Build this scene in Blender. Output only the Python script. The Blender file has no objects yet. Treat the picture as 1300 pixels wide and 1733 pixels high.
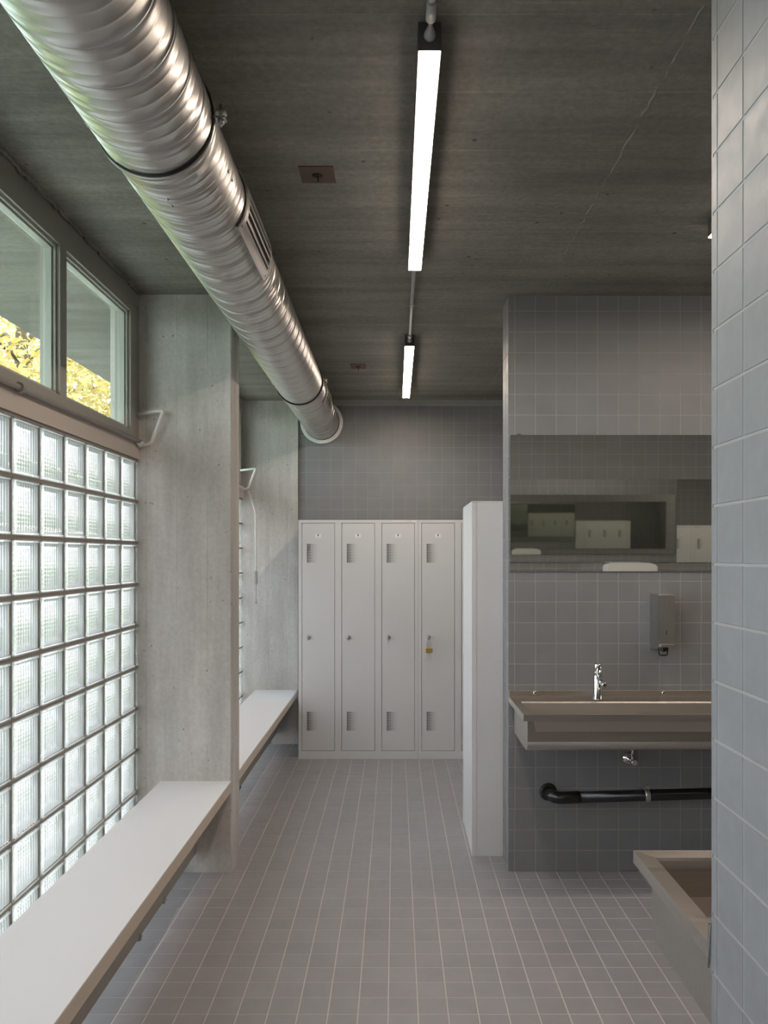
import bpy, math, random
from mathutils import Vector, Matrix
random.seed(7)
PI = math.pi
SC = bpy.context.scene
COL = SC.collection

# ------------------------------------------------------------------ camera, sky, exposure
CAM_H = 1.52
cam_d = bpy.data.cameras.new('camera'); cam = bpy.data.objects.new('camera', cam_d); COL.objects.link(cam)
cam.location = (0, 0, CAM_H); cam.rotation_euler = (PI/2, 0, 0)
cam_d.sensor_fit = 'HORIZONTAL'; cam_d.sensor_width = 36.0
cam_d.lens = 1350/1300*36.0
cam_d.shift_x = -19/1300; cam_d.shift_y = 74.5/1300
cam_d.clip_start = 0.02; cam_d.clip_end = 300
SC.camera = cam

world = bpy.data.worlds.new('overcast_sky'); SC.world = world; world.use_nodes = True
wn = world.node_tree; bg = wn.nodes['Background']
SKY = 6.0
bg.inputs[0].default_value = (0.84, 0.89, 1.0, 1); bg.inputs[1].default_value = SKY
LAMP = 40.0
LAMP_COL = (1.0, 0.83, 0.69, 1)
vs = SC.view_settings
SC.display_settings.display_device = 'sRGB'
vs.view_transform = 'Standard'; vs.look = 'None'; vs.gamma = 1; vs.use_curve_mapping = False
vs.exposure = 0.47
cy = SC.cycles
cy.use_guiding = True; cy.use_adaptive_sampling = False
cy.max_bounces = 14; cy.diffuse_bounces = 6; cy.glossy_bounces = 8; cy.transmission_bounces = 12
cy.transparent_max_bounces = 16; cy.sample_clamp_indirect = 6.0; cy.caustics_refractive = True
cy.caustics_reflective = True; cy.blur_glossy = 0.5

# measured room (metres): x right, y away from the camera, z up
XL = -1.228           # inner face of the glass block wall
XR = 0.545            # face of the near tiled wall, and end of the middle wall
YA = 3.846            # washbasin wall face
YA2 = 4.036           # its back
YP, YP2 = 3.83, 4.018 # concrete pier
XP = -0.785           # pier nose
YK = 5.968            # locker fronts
YB = 6.48             # far wall
ZC = 2.775            # ceiling
YE = 1.375            # end of the near right wall
YR = -2.3             # wall behind the camera
XE = 5.4              # far right outer wall
G = 0.1               # tile module

# ------------------------------------------------------------------ materials
def mat(name, col=(.5, .5, .5), rough=.5, metal=0.0, **kw):
    m = bpy.data.materials.new(name); m.use_nodes = True
    b = m.node_tree.nodes['Principled BSDF']
    b.inputs['Base Color'].default_value = (*col, 1)
    b.inputs['Roughness'].default_value = rough
    b.inputs['Metallic'].default_value = metal
    for k, v in kw.items():
        b.inputs[k].default_value = v
    return m
def nd(m, t, **kw):
    n = m.node_tree.nodes.new(t)
    for k, v in kw.items():
        if k.startswith('i_'):
            key = k[2:].replace('_', ' ')
            n.inputs[key].default_value = v
        else:
            setattr(n, k, v)
    return n
def lk(m, a, b): m.node_tree.links.new(a, b)
def bsdf(m): return m.node_tree.nodes['Principled BSDF']
def mapped(m, scale, coord='pos'):
    if coord == 'pos':
        g = nd(m, 'ShaderNodeNewGeometry'); src = g.outputs['Position']
    else:
        g = nd(m, 'ShaderNodeTexCoord'); src = g.outputs['Object']
    mp = nd(m, 'ShaderNodeMapping'); mp.inputs['Scale'].default_value = scale
    lk(m, src, mp.inputs['Vector']); return mp.outputs['Vector']
def noise(m, vec, scale, detail=4, rough=.55):
    n = nd(m, 'ShaderNodeTexNoise'); n.inputs['Scale'].default_value = scale
    n.inputs['Detail'].default_value = detail; n.inputs['Roughness'].default_value = rough
    lk(m, vec, n.inputs['Vector']); return n.outputs['Fac']
def rng(m, v, a, b, c, d):
    n = nd(m, 'ShaderNodeMapRange'); n.clamp = True
    for i, x in zip((1, 2, 3, 4), (a, b, c, d)): n.inputs[i].default_value = x
    lk(m, v, n.inputs[0]); return n.outputs[0]
def math_(m, op, a, b=None):
    n = nd(m, 'ShaderNodeMath', operation=op)
    for i, x in enumerate((a, b)):
        if x is None: continue
        if isinstance(x, (int, float)): n.inputs[i].default_value = x
        else: lk(m, x, n.inputs[i])
    return n.outputs[0]
def ramp2(m, fac, c0, c1):
    n = nd(m, 'ShaderNodeMix', data_type='RGBA'); lk(m, fac, n.inputs['Factor'])
    n.inputs['A'].default_value = (*c0, 1); n.inputs['B'].default_value = (*c1, 1)
    return n.outputs['Result']
def mulcol(m, col, fac):
    n = nd(m, 'ShaderNodeMix', data_type='RGBA', blend_type='MULTIPLY'); n.inputs['Factor'].default_value = 1
    lk(m, col, n.inputs['A'])
    c = nd(m, 'ShaderNodeCombineColor')
    for i in range(3): lk(m, fac, c.inputs[i])
    lk(m, c.outputs[0], n.inputs['B']); return n.outputs['Result']
def bump(m, h, strength, dist=.002):
    n = nd(m, 'ShaderNodeBump'); n.inputs['Strength'].default_value = strength; n.inputs['Distance'].default_value = dist
    lk(m, h, n.inputs['Height']); lk(m, n.outputs[0], bsdf(m).inputs['Normal'])

def tile_mat(name, col, rough=.42, var=.05):
    m = mat(name, col, rough)
    g = nd(m, 'ShaderNodeObjectInfo')
    v = mapped(m, (1, 1, 1))
    f = nd(m, 'ShaderNodeVectorMath', operation='SNAP'); f.inputs[1].default_value = (.1, .1, .1)
    ad = nd(m, 'ShaderNodeVectorMath', operation='ADD'); ad.inputs[1].default_value = (.024, .0515, .05)
    lk(m, v, ad.inputs[0]); lk(m, ad.outputs[0], f.inputs[0])
    w = nd(m, 'ShaderNodeTexWhiteNoise', noise_dimensions='3D'); lk(m, f.outputs[0], w.inputs['Vector'])
    a = rng(m, w.outputs['Value'], 0, 1, 1-var, 1+var)
    b = rng(m, noise(m, v, 6, 5), .3, .7, .95, 1.05)
    n = nd(m, 'ShaderNodeRGB'); n.outputs[0].default_value = (*col, 1)
    lk(m, mulcol(m, n.outputs[0], math_(m, 'MULTIPLY', a, b)), bsdf(m).inputs['Base Color'])
    lk(m, rng(m, noise(m, v, 30, 3), .3, .7, rough-.06, rough+.08), bsdf(m).inputs['Roughness'])
    return m
def concrete(name, c0, c1, kind):
    m = mat(name, c0, .8)
    v = mapped(m, (1, 1, 1))
    if kind == 'ceiling': st = mapped(m, (.7, 9, 1)); st2 = mapped(m, (2.5, 40, 1))
    else: st = mapped(m, (5, 5, .7)); st2 = mapped(m, (26, 26, 2.2))
    f = rng(m, noise(m, v, 1.7, 6, .6), .3, .7, 0, 1)
    col = ramp2(m, f, c0, c1)
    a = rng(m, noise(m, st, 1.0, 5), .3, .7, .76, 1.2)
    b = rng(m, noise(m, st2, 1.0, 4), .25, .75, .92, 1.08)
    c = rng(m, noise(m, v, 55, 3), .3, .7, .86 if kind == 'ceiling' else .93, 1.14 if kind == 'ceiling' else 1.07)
    k = math_(m, 'MULTIPLY', math_(m, 'MULTIPLY', a, b), c)
    # blow holes
    vo = nd(m, 'ShaderNodeTexVoronoi', feature='F1'); vo.inputs['Scale'].default_value = 22 if kind != 'ceiling' else 12
    lk(m, v, vo.inputs['Vector'])
    gate = rng(m, noise(m, v, 7, 2), .50, .56, 0, 1)
    pit = math_(m, 'MULTIPLY', rng(m, vo.outputs['Distance'], .05, .11, 1, 0), gate)
    k = math_(m, 'MULTIPLY', k, rng(m, pit, 0, 1, 1, .45))
    h = math_(m, 'SUBTRACT', math_(m, 'MULTIPLY', noise(m, v, 90, 4), .5), math_(m, 'MULTIPLY', pit, 2.0))
    h = math_(m, 'ADD', h, noise(m, st2, 1.0, 4))
    # board joints
    sp = nd(m, 'ShaderNodeSeparateXYZ'); lk(m, v, sp.inputs[0])
    if kind == 'ceiling':
        wob = math_(m, 'MULTIPLY', noise(m, mapped(m, (.6, .2, 1)), 1.0, 2), .03)
        fr = math_(m, 'FRACT', math_(m, 'DIVIDE', math_(m, 'ADD', sp.outputs[1], wob), .31))
        w = .016
    else:
        fr = math_(m, 'FRACT', math_(m, 'DIVIDE', math_(m, 'ADD', math_(m, 'ADD', sp.outputs[0], sp.outputs[1]), 1.63), .147))
        w = .022
    seam = math_(m, 'LESS_THAN', fr, w)
    seam = math_(m, 'MULTIPLY', seam, rng(m, noise(m, mapped(m, (1.3, 1.3, 1.3)), 2.0, 2), .38, .6, 0, 1))
    k = math_(m, 'MULTIPLY', k, rng(m, seam, 0, 1, 1, 1.35 if kind == 'ceiling' else .78))
    h = math_(m, 'ADD', h, math_(m, 'MULTIPLY', seam, .8 if kind == 'ceiling' else -.8))
    if kind == 'ceiling':
        # ragged horizontal gravel pockets between boards
        pk = rng(m, noise(m, mapped(m, (7, 60, 1)), 1.0, 6, .7),   .57, .66, 0, 1)
        pk = math_(m, 'MULTIPLY', pk, rng(m, noise(m, mapped(m, (.9, 2.6, 1)), 1.0, 3), .44, .56, 0, 1))
        h = math_(m, 'SUBTRACT', h, math_(m, 'MULTIPLY', pk, 2.2))
        k = math_(m, 'MULTIPLY', k, rng(m, pk, 0, 1, 1, 1.3))
    lk(m, mulcol(m, col, k), bsdf(m).inputs['Base Color'])
    bump(m, h, .55, .0035 if kind == 'ceiling' else .002)
    return m

M = {}
M['wall_tile'] = tile_mat('grey wall tile', (.235, .235, .245), .48, .02)
M['floor_tile'] = tile_mat('grey floor tile', (.330, .325, .338), .42, .03)
M['grout'] = mat('light grey grout', (.60, .57, .55), .85)
M['wall_grout'] = mat('wall grout', (.36, .35, .345), .85)
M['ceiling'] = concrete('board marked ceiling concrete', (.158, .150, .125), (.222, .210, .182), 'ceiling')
M['pier'] = concrete('cast concrete', (.48, .455, .425), (.60, .58, .555), 'wall')
M['ridge'] = mat('pale cement', (.24, .23, .205), .9)
M['plaster'] = mat('grey plaster', (.30, .30, .30), .8)
M['mortar'] = mat('taupe mortar', (.29, .25, .222), .85)
M['frame'] = mat('taupe painted steel', (.33, .305, .275), .5)
M['sill'] = mat('taupe sill panel', (.58, .51, .455), .5)
M['bead'] = mat('pale glazing bead', (.44, .45, .40), .4)
M['white_metal'] = mat('white enamel', (.74, .73, .70), .35)
M['locker'] = mat('light grey locker paint', (.74, .74, .75), .38)
M['locker_shade'] = mat('dark grey locker shade', (.07, .07, .07), .7)  # near-black colour standing in for the shade inside the lockers
M['bench'] = mat('white laminate', (.80, .80, .81), .42)
M['bench_edge'] = mat('tan panel edge', (.66, .57, .48), .6)
M['plinth'] = mat('grey brown plinth', (.40, .365, .315), .5)
M['rubber'] = mat('black rubber', (.018, .018, .018), .5)
M['chrome'] = mat('chrome', (.75, .75, .75), .08, 1.0)
M['zinc'] = mat('zinc fitting', (.5, .5, .48), .35, 1.0)
M['black_pipe'] = mat('black pipe plastic', (.012, .012, .013), .25)
M['brass'] = mat('brass', (.55, .38, .14), .35, 1.0)
M['paper'] = mat('white label', (.93, .93, .93), .6)
M['ink'] = mat('dark print', (.05, .05, .05), .6)
M['red'] = mat('red print', (.6, .05, .05), .6)
M['housing'] = mat('dark grey lamp housing', (.09, .09, .088), .45)
M['conduit'] = mat('grey conduit', (.34, .34, .33), .45)
M['rust'] = mat('rusty metal', (.105, .066, .045), .8)
M['rust_dark'] = mat('dark recess', (.02, .017, .014), .9)
M['plastic_white'] = mat('white plastic', (.8, .8, .79), .3)
M['grass'] = mat('grass', (.09, .15, .04), .9)
M['paving'] = mat('pale paving', (.62, .62, .60), .9)
M['bark'] = mat('bark', (.12, .09, .06), .9)
def leaf_mat(name, c0, c1):
    m = mat(name, c0, .55)
    r = nd(m, 'ShaderNodeNewGeometry'); lk(m, ramp2(m, r.outputs['Random Per Island'], c0, c1), bsdf(m).inputs['Base Color'])
    t = nd(m, 'ShaderNodeBsdfTranslucent'); lk(m, ramp2(m, r.outputs['Random Per Island'], c0, c1), t.inputs[0])
    x = nd(m, 'ShaderNodeMixShader'); x.inputs[0].default_value = .5
    lk(m, bsdf(m).outputs[0], x.inputs[1]); lk(m, t.outputs[0], x.inputs[2])
    lk(m, x.outputs[0], m.node_tree.nodes['Material Output'].inputs[0]); return m
M['leaf_yellow'] = leaf_mat('yellow leaf', (.46, .33, .08), (.66, .57, .27))
M['leaf_green'] = leaf_mat('green leaf', (.10, .20, .035), (.34, .42, .13))
# galvanised sheet
def steel(name, col, rough, st, b=.05):
    m = mat(name, col, rough, 1.0)
    v = mapped(m, st)
    n = noise(m, v, 1.0, 4)
    lk(m, rng(m, n, .3, .7, rough-.07, rough+.09), bsdf(m).inputs['Roughness'])
    if b: bump(m, n, b, .0006)
    return m
M['galv'] = steel('galvanised spiral duct', (.58, .57, .55), .35, (9, 3, 9), 0)
M['sink'] = steel('brushed steel', (.53, .495, .46), .38, (2, 120, 120), 0)
M['casing'] = steel('brushed steel casing', (.42, .385, .355), .48, (2, 120, 120), 0)
M['brushed'] = steel('brushed steel dispenser', (.55, .55, .54), .33, (200, 200, 4), 0)
m = mat('mirror', (.80, .82, .79), .015, 1.0); M['mirror'] = m
# lamp diffuser
m = bpy.data.materials.new('lamp diffuser'); m.use_nodes = True; M['lamp'] = m
b = bsdf(m); b.inputs['Base Color'].default_value = (.8, .8, .8, 1)
b.inputs['Emission Color'].default_value = LAMP_COL; b.inputs['Emission Strength'].default_value = LAMP
# window pane: reflects and lets light through
m = bpy.data.materials.new('window glass'); m.use_nodes = True; M['pane'] = m
nt = m.node_tree; nt.nodes.remove(nt.nodes['Principled BSDF'])
t = nd(m, 'ShaderNodeBsdfTransparent'); t.inputs[0].default_value = (.80, .85, .80, 1)
g = nd(m, 'ShaderNodeBsdfGlossy'); g.inputs['Roughness'].default_value = .02
f = nd(m, 'ShaderNodeLayerWeight'); f.inputs[0].default_value = .5
fr = math_(m, 'ADD', math_(m, 'MULTIPLY', math_(m, 'POWER', f.outputs['Facing'], 5.0), .9), .03)
x = nd(m, 'ShaderNodeMixShader'); lk(m, fr, x.inputs[0]); lk(m, t.outputs[0], x.inputs[1]); lk(m, g.outputs[0], x.inputs[2])
lk(m, x.outputs[0], nt.nodes['Material Output'].inputs[0])
# glass block
m = bpy.data.materials.new('block glass'); m.use_nodes = True; M['block'] = m
nt = m.node_tree; nt.nodes.remove(nt.nodes['Principled BSDF'])
g = nd(m, 'ShaderNodeBsdfGlass'); g.inputs['Color'].default_value = (.985, .99, .985, 1); g.inputs['Roughness'].default_value = .012; g.inputs['IOR'].default_value = 1.5
t = nd(m, 'ShaderNodeBsdfTransparent'); t.inputs[0].default_value = (.985, .99, .985, 1)
x = nd(m, 'ShaderNodeMixShader'); x.inputs[0].default_value = .35
lk(m, g.outputs[0], x.inputs[1]); lk(m, t.outputs[0], x.inputs[2]); lk(m, x.outputs[0], nt.nodes['Material Output'].inputs[0])
M['block_side'] = mat('pale green glass flank', (.84, .88, .85), .3)

# ------------------------------------------------------------------ mesh helpers
class MB:
    def __init__(s): s.v = []; s.f = []; s.sm = []; s.mi = []; s.m = 0
    def face(s, idx, smooth=False): s.f.append(tuple(idx)); s.sm.append(smooth); s.mi.append(s.m)
    def quad(s, a, b, c, d, smooth=False):
        n = len(s.v); s.v += [Vector(a), Vector(b), Vector(c), Vector(d)]; s.face((n, n+1, n+2, n+3), smooth)
    def box(s, x0, x1, y0, y1, z0, z1, bev=0):
        if x0 > x1: x0, x1 = x1, x0
        if y0 > y1: y0, y1 = y1, y0
        if z0 > z1: z0, z1 = z1, z0
        n = len(s.v)
        if bev <= 0:
            s.v += [Vector((x, y, z)) for z in (z0, z1) for y in (y0, y1) for x in (x0, x1)]
            for q in ((0, 2, 3, 1), (4, 5, 7, 6), (0, 1, 5, 4), (1, 3, 7, 5), (3, 2, 6, 7), (2, 0, 4, 6)):
                s.face([n+i for i in q])
            return
        # chamfered box: 24 verts
        c = {}
        X, Y, Z = (x0, x1), (y0, y1), (z0, z1)
        def sgn(i): return 1 if i == 0 else -1
        for i in (0, 1):
            for j in (0, 1):
                for k in (0, 1):
                    for ax in range(3):
                        p = [X[i]+sgn(i)*bev, Y[j]+sgn(j)*bev, Z[k]+sgn(k)*bev]
                        p[ax] = (X[i], Y[j], Z[k])[ax]
                        c[i, j, k, ax] = len(s.v); s.v.append(Vector(p))
        for ax in range(3):
            for e in (0, 1):
                o = [a for a in range(3) if a != ax]
                seq = []
                for (p, q) in ((0, 0), (1, 0), (1, 1), (0, 1)):
                    ijk = [0, 0, 0]; ijk[ax] = e; ijk[o[0]] = p; ijk[o[1]] = q
                    seq.append(c[(*ijk, ax)])
                flip = (e == 0) ^ (ax == 1)
                s.face(seq[::-1] if flip else seq)
        for ax in range(3):
            o = [a for a in range(3) if a != ax]
            for p in (0, 1):
                for q in (0, 1):
                    A = [0, 0, 0]; B = [0, 0, 0]
                    A[o[0]] = B[o[0]] = p; A[o[1]] = B[o[1]] = q; B[ax] = 1
                    s.face((c[(*A, o[0])], c[(*B, o[0])], c[(*B, o[1])], c[(*A, o[1])]))
        for i in (0, 1):
            for j in (0, 1):
                for k in (0, 1): s.face((c[i, j, k, 0], c[i, j, k, 1], c[i, j, k, 2]))
    def ring_loft(s, rings, closed=True, caps=True, smooth=True):
        n0 = len(s.v); k = len(rings[0])
        for r in rings: s.v += [Vector(p) for p in r]
        for a in range(len(rings)-1):
            for i in range(k if closed else k-1):
                j = (i+1) % k
                s.face((n0+a*k+i, n0+a*k+j, n0+(a+1)*k+j, n0+(a+1)*k+i), smooth)
        if caps and closed:
            s.face([n0+i for i in range(k)][::-1]); e = n0+(len(rings)-1)*k
            s.face([e+i for i in range(k)])
    def tube(s, pts, r, seg=12, caps=True):
        pts = [Vector(p) for p in pts]; rings = []
        rr = r if isinstance(r, (list, tuple)) else [r]*len(pts)
        up = None
        for i, p in enumerate(pts):
            t = (pts[min(i+1, len(pts)-1)]-pts[max(i-1, 0)]).normalized()
            if up is None:
                up = Vector((0, 0, 1)) if abs(t.z) < .9 else Vector((1, 0, 0))
            a = t.cross(up).normalized(); b = a.cross(t).normalized(); up = b
            rings.append([p+a*math.cos(2*PI*j/seg)*rr[i]+b*math.sin(2*PI*j/seg)*rr[i] for j in range(seg)])
        s.ring_loft(rings, True, caps)
    def lathe(s, base, axis, prof, seg=24):
        """prof: list of (distance along axis, radius)"""
        ax = Vector(axis).normalized(); base = Vector(base)
        up = Vector((0, 0, 1)) if abs(ax.z) < .9 else Vector((1, 0, 0))
        a = ax.cross(up).normalized(); b = ax.cross(a).normalized()
        rings = [[base+ax*h+a*math.cos(2*PI*j/seg)*r+b*math.sin(2*PI*j/seg)*r for j in range(seg)] for h, r in prof]
        n0 = len(s.v)
        for q in rings: s.v += q
        for i in range(len(rings)-1):
            flat = abs(prof[i][0]-prof[i+1][0]) < 1e-5
            for j in range(seg):
                k = (j+1) % seg
                s.face((n0+i*seg+j, n0+i*seg+k, n0+(i+1)*seg+k, n0+(i+1)*seg+j), not flat)
        s.face([n0+j for j in range(seg)][::-1]); e = n0+(len(rings)-1)*seg; s.face([e+j for j in range(seg)])
    def prism(s, poly, axis, a, b):
        """poly: 2d points in the plane of the other two axes, extruded along axis 0/1/2 from a to b"""
        def P(p, h):
            q = list(p); q.insert(axis, h); return Vector(q)
        n = len(s.v); k = len(poly)
        s.v += [P(p, a) for p in poly]+[P(p, b) for p in poly]
        for i in range(k): s.face((n+i, n+(i+1) % k, n+k+(i+1) % k, n+k+i))
        s.face([n+i for i in range(k)][::-1]); s.face([n+k+i for i in range(k)])
    def mesh(s, name, mats, off=Vector((0, 0, 0)), fix=True):
        me = bpy.data.meshes.new(name)
        me.from_pydata([tuple(p-off) for p in s.v], [], s.f)
        if not isinstance(mats, (list, tuple)): mats = [mats]
        for q in mats: me.materials.append(q)
        me.polygons.foreach_set('use_smooth', s.sm); me.polygons.foreach_set('material_index', s.mi)
        if fix:
            import bmesh
            bm = bmesh.new(); bm.from_mesh(me)
            bmesh.ops.recalc_face_normals(bm, faces=bm.faces); bm.to_mesh(me); bm.free()
        me.update(); return me
    def build(s, name, mats, parent=None, fix=True):
        off = wloc(parent) if parent else Vector((0, 0, 0))
        o = bpy.data.objects.new(name, s.mesh(name, mats, off, fix)); COL.objects.link(o)
        if parent: o.parent = parent
        return o
def wloc(o):
    v = Vector((0, 0, 0))
    while o: v = v+o.location; o = o.parent
    return v
def tag(o, label=None, cat=None, group=None, kind=None):
    for k, v in (('label', label), ('category', cat), ('group', group), ('kind', kind)):
        if v: o[k] = v
    return o
def empty(name, loc, label=None, cat=None, group=None, kind=None):
    o = bpy.data.objects.new(name, None); COL.objects.link(o); o.location = loc; o.empty_display_size = .1
    return tag(o, label, cat, group, kind)
def boxobj(name, m, parent, *a, bev=0):
    q = MB(); q.box(*a, bev=bev); return q.build(name, m, parent)
def children(o): return [c for c in bpy.data.objects if c.parent == o]
def copy_tree(o, parent=None):
    c = o.copy(); COL.objects.link(c); c.parent = parent
    for ch in children(o): copy_tree(ch, c)
    return c

# tiles ------------------------------------------------------------
TILE_T = .0065
tile_cache = {}
def tile_mb(q, w, h, cx=0, cy=0, frame=None):
    t, b = TILE_T, .0009
    pts = []
    for z, i in ((-t, 0), (-b, 0), (0, b)):
        for sx, sy in ((-1, -1), (1, -1), (1, 1), (-1, 1)):
            pts.append(Vector((cx+sx*(w/2-i), cy+sy*(h/2-i), z)))
    if frame: pts = [frame @ p for p in pts]
    n = len(q.v); q.v += pts
    for a in (0, 4):
        for i in range(4):
            j = (i+1) % 4; q.face((n+a+i, n+a+j, n+a+4+j, n+a+4+i))
    q.face((n+8, n+9, n+10, n+11)); q.face((n+3, n+2, n+1, n))
def tile_field(parent, mname, P0, U, V, N, ur, vr, gu, gv, holes=(), pick=None, limit=300, grout=.0042 , name='tile'):
    """tiles on a plane: P = P0 + u U + v V, facing N; the pieces pick() ranks first are parts, the rest joined"""
    P0, U, V, N = map(Vector, (P0, U, V, N))
    cells = []
    def cuts(r, g):
        k = math.ceil((r[0]-g)/G+1e-6); c = [r[0]]
        while g+k*G < r[1]-1e-6: c.append(g+k*G); k += 1
        c.append(r[1]); return c
    cu, cv = cuts(ur, gu), cuts(vr, gv)
    for i in range(len(cu)-1):
        for j in range(len(cv)-1):
            u0, u1, v0, v1 = cu[i], cu[i+1], cv[j], cv[j+1]
            um, vm = (u0+u1)/2, (v0+v1)/2
            if any(h[0] < um < h[1] and h[2] < vm < h[3] for h in holes): continue
            e0 = grout/2 if i else 0; e1 = grout/2 if i < len(cu)-2 else 0
            f0 = grout/2 if j else 0; f1 = grout/2 if j < len(cv)-2 else 0
            if u1-u0 < .008 or v1-v0 < .008: continue
            a0, a1, b0, b1 = u0+e0, u1-e1, v0+f0, v1-f1
            cells.append((P0+U*(a0+a1)/2+V*(b0+b1)/2, round(a1-a0, 4), round(b1-b0, 4)))
    R = Matrix((U, V, N)).transposed().to_4x4()
    if pick: ranked = sorted((c for c in cells if pick(c[0]) is not None), key=lambda c: pick(c[0]))[:limit]
    else: ranked = cells[:limit]
    ids = set(id(c) for c in ranked)
    off = wloc(parent)
    quat = R.to_quaternion()
    for c in ranked:
        key = (mname, c[1], c[2])
        if key not in tile_cache:
            q = MB(); tile_mb(q, c[1], c[2]); tile_cache[key] = q.mesh('tile', M[mname], fix=False)
        o = bpy.data.objects.new(name, tile_cache[key]); COL.objects.link(o); o.parent = parent
        o.location = c[0]-off; o.rotation_mode = 'QUATERNION'; o.rotation_quaternion = quat
    rest = [c for c in cells if id(c) not in ids]
    if rest:
        q = MB()
        for c in rest:
            tile_mb(q, c[1], c[2], frame=Matrix.Translation(c[0]) @ R)
        o = q.build('tile_field', M[mname], parent, fix=False); o['kind'] = 'stuff'
def pxy(p):
    if p.y < .3: return None
    return 669+1350*p.x/p.y, 941-1350*(p.z-CAM_H)/p.y
def in_view(p, m=40):
    q = pxy(p); return q is not None and -m < q[0] < 1300+m and -m < q[1] < 1733+m
def near_first(lo=None):
    def f(p):
        if not in_view(p): return None
        if lo and not lo(p): return None
        return p.length
    return f

# ------------------------------------------------------------------ floor, ceiling, walls
def struct(name, m, *a):
    o = boxobj(name, m, None, *a); o['kind'] = 'structure'; return o
RC = .0012  # joints are recessed by this much
floor = struct('floor', M['grout'], XL-.02, XE+.1, YR-.1, YB+.1, -.12, -RC)
def floor_pick(p):
    if not in_view(p, 20): return None
    if p.x > .56 and p.y > YA: return None
    if p.x > .57 and p.y < 1.4: return None
    if p.x > p.y*.40: return None
    return p.y
tile_field(floor, 'floor_tile', (0, 0, 0), (1, 0, 0), (0, 1, 0), (0, 0, 1), (XL, XE), (YR, YB), -.024, -.052,
           holes=((XL-1, XP-.03, YP, YP2), (XR, XE, YA, YA2), (XR, XE, YR, YE), (XL-1, XP, YB-.02, YB)), pick=floor_pick)
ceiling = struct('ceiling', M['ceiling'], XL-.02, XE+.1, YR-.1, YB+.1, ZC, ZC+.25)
# formwork ridge running down the ceiling
q = MB(); pts = []; y = 1.0
rr = []
while y < YB-.02:
    pts.append((.705+random.uniform(-.004, .004), y, ZC+.0012)); rr.append(random.choice((.0004, .002, .003, .0045))); y += .03
q.tube(pts, rr, 6); q.build('formwork_ridge', M['ridge'], ceiling)
# ragged mortar along the window head
q = MB(); y = YR; pts = []; rr = []
while y < YP: pts.append((XL+.012+random.uniform(-.006, .006), y, ZC-.002)); rr.append(random.uniform(.004, .013)); y += .02
q.tube(pts, rr, 6); q.build('mortar_bead', M['ceiling'], ceiling)

# far wall: tiles, with a concrete pier at its left end
wall_back = struct('wall_back', M['wall_grout'], XP, XE+.1, YB+RC, YB+.2, 0, ZC)
tile_field(wall_back, 'wall_tile', (0, YB, 0), (1, 0, 0), (0, 0, 1), (0, -1, 0), (XP, XE), (0, ZC), -.024, 0,
           pick=lambda p: (p-Vector((0, YB, 2.2))).length if (p.z > 1.7 and -.8 < p.x < .95) else None)
trim = struct('trim_1', M['conduit'], XP+.01, XE, YB-.075, YB-.004, ZC-.036, ZC-.001)
struct('wall_back_left', M['pier'], XL-.1, XP-.002, YB-.03, YB+.2, 0, ZC)

# washbasin wall
wall_mid = struct('wall_middle', M['wall_grout'], XR+RC, 3.09-RC, YA+RC, YA2, 0, ZC)
tile_field(wall_mid, 'wall_tile', (0, YA, 0), (1, 0, 0), (0, 0, 1), (0, -1, 0), (XR, 3.09), (0, ZC), .576, 0,
           pick=lambda p: p.x if (p.x < 1.56 and not (1.5 < p.z < 2.1)) else None)
tile_field(wall_mid, 'wall_tile', (XR, 0, 0), (0, -1, 0), (0, 0, 1), (-1, 0, 0), (-YA2, -YA), (0, ZC), -3.948, 0, pick=lambda p: p.z, limit=56)
# near right wall, and its return facing the far end
wall_right = struct('wall_right', M['wall_grout'], XR+RC, XR+.18, YR, YE-RC, 0, ZC)
tile_field(wall_right, 'wall_tile', (XR, 0, 0), (0, -1, 0), (0, 0, 1), (-1, 0, 0), (-YE, -YR), (0, ZC), -1.349, .006,
           pick=lambda p: -p.y if p.y > .95 else None, limit=150)
wall_ret = struct('wall_front', M['wall_grout'], XR+.18, XE+.1, YE-.2, YE-RC, 0, ZC)
tile_field(wall_ret, 'wall_tile', (0, YE, 0), (-1, 0, 0), (0, 0, 1), (0, 1, 0), (-XE, -XR), (0, ZC), -.576, 0,
           pick=lambda p: None)
struct('wall_right_far', M['plaster'], XE, XE+.15, YE, YB+.2, 0, ZC)
struct('wall_behind', M['plaster'], XL-.3, XR+.2, YR-.15, YR, 0, ZC)

# concrete pier between the two window bays
pier = MB(); b = .006
pier.prism([(XL-.14, YP), (XP-b, YP), (XP, YP+b), (XP, YP2-b), (XP-b, YP2), (XL-.14, YP2)], 2, 0, ZC)
tag(pier.build('wall_pier', M['pier']), kind='structure')

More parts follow.
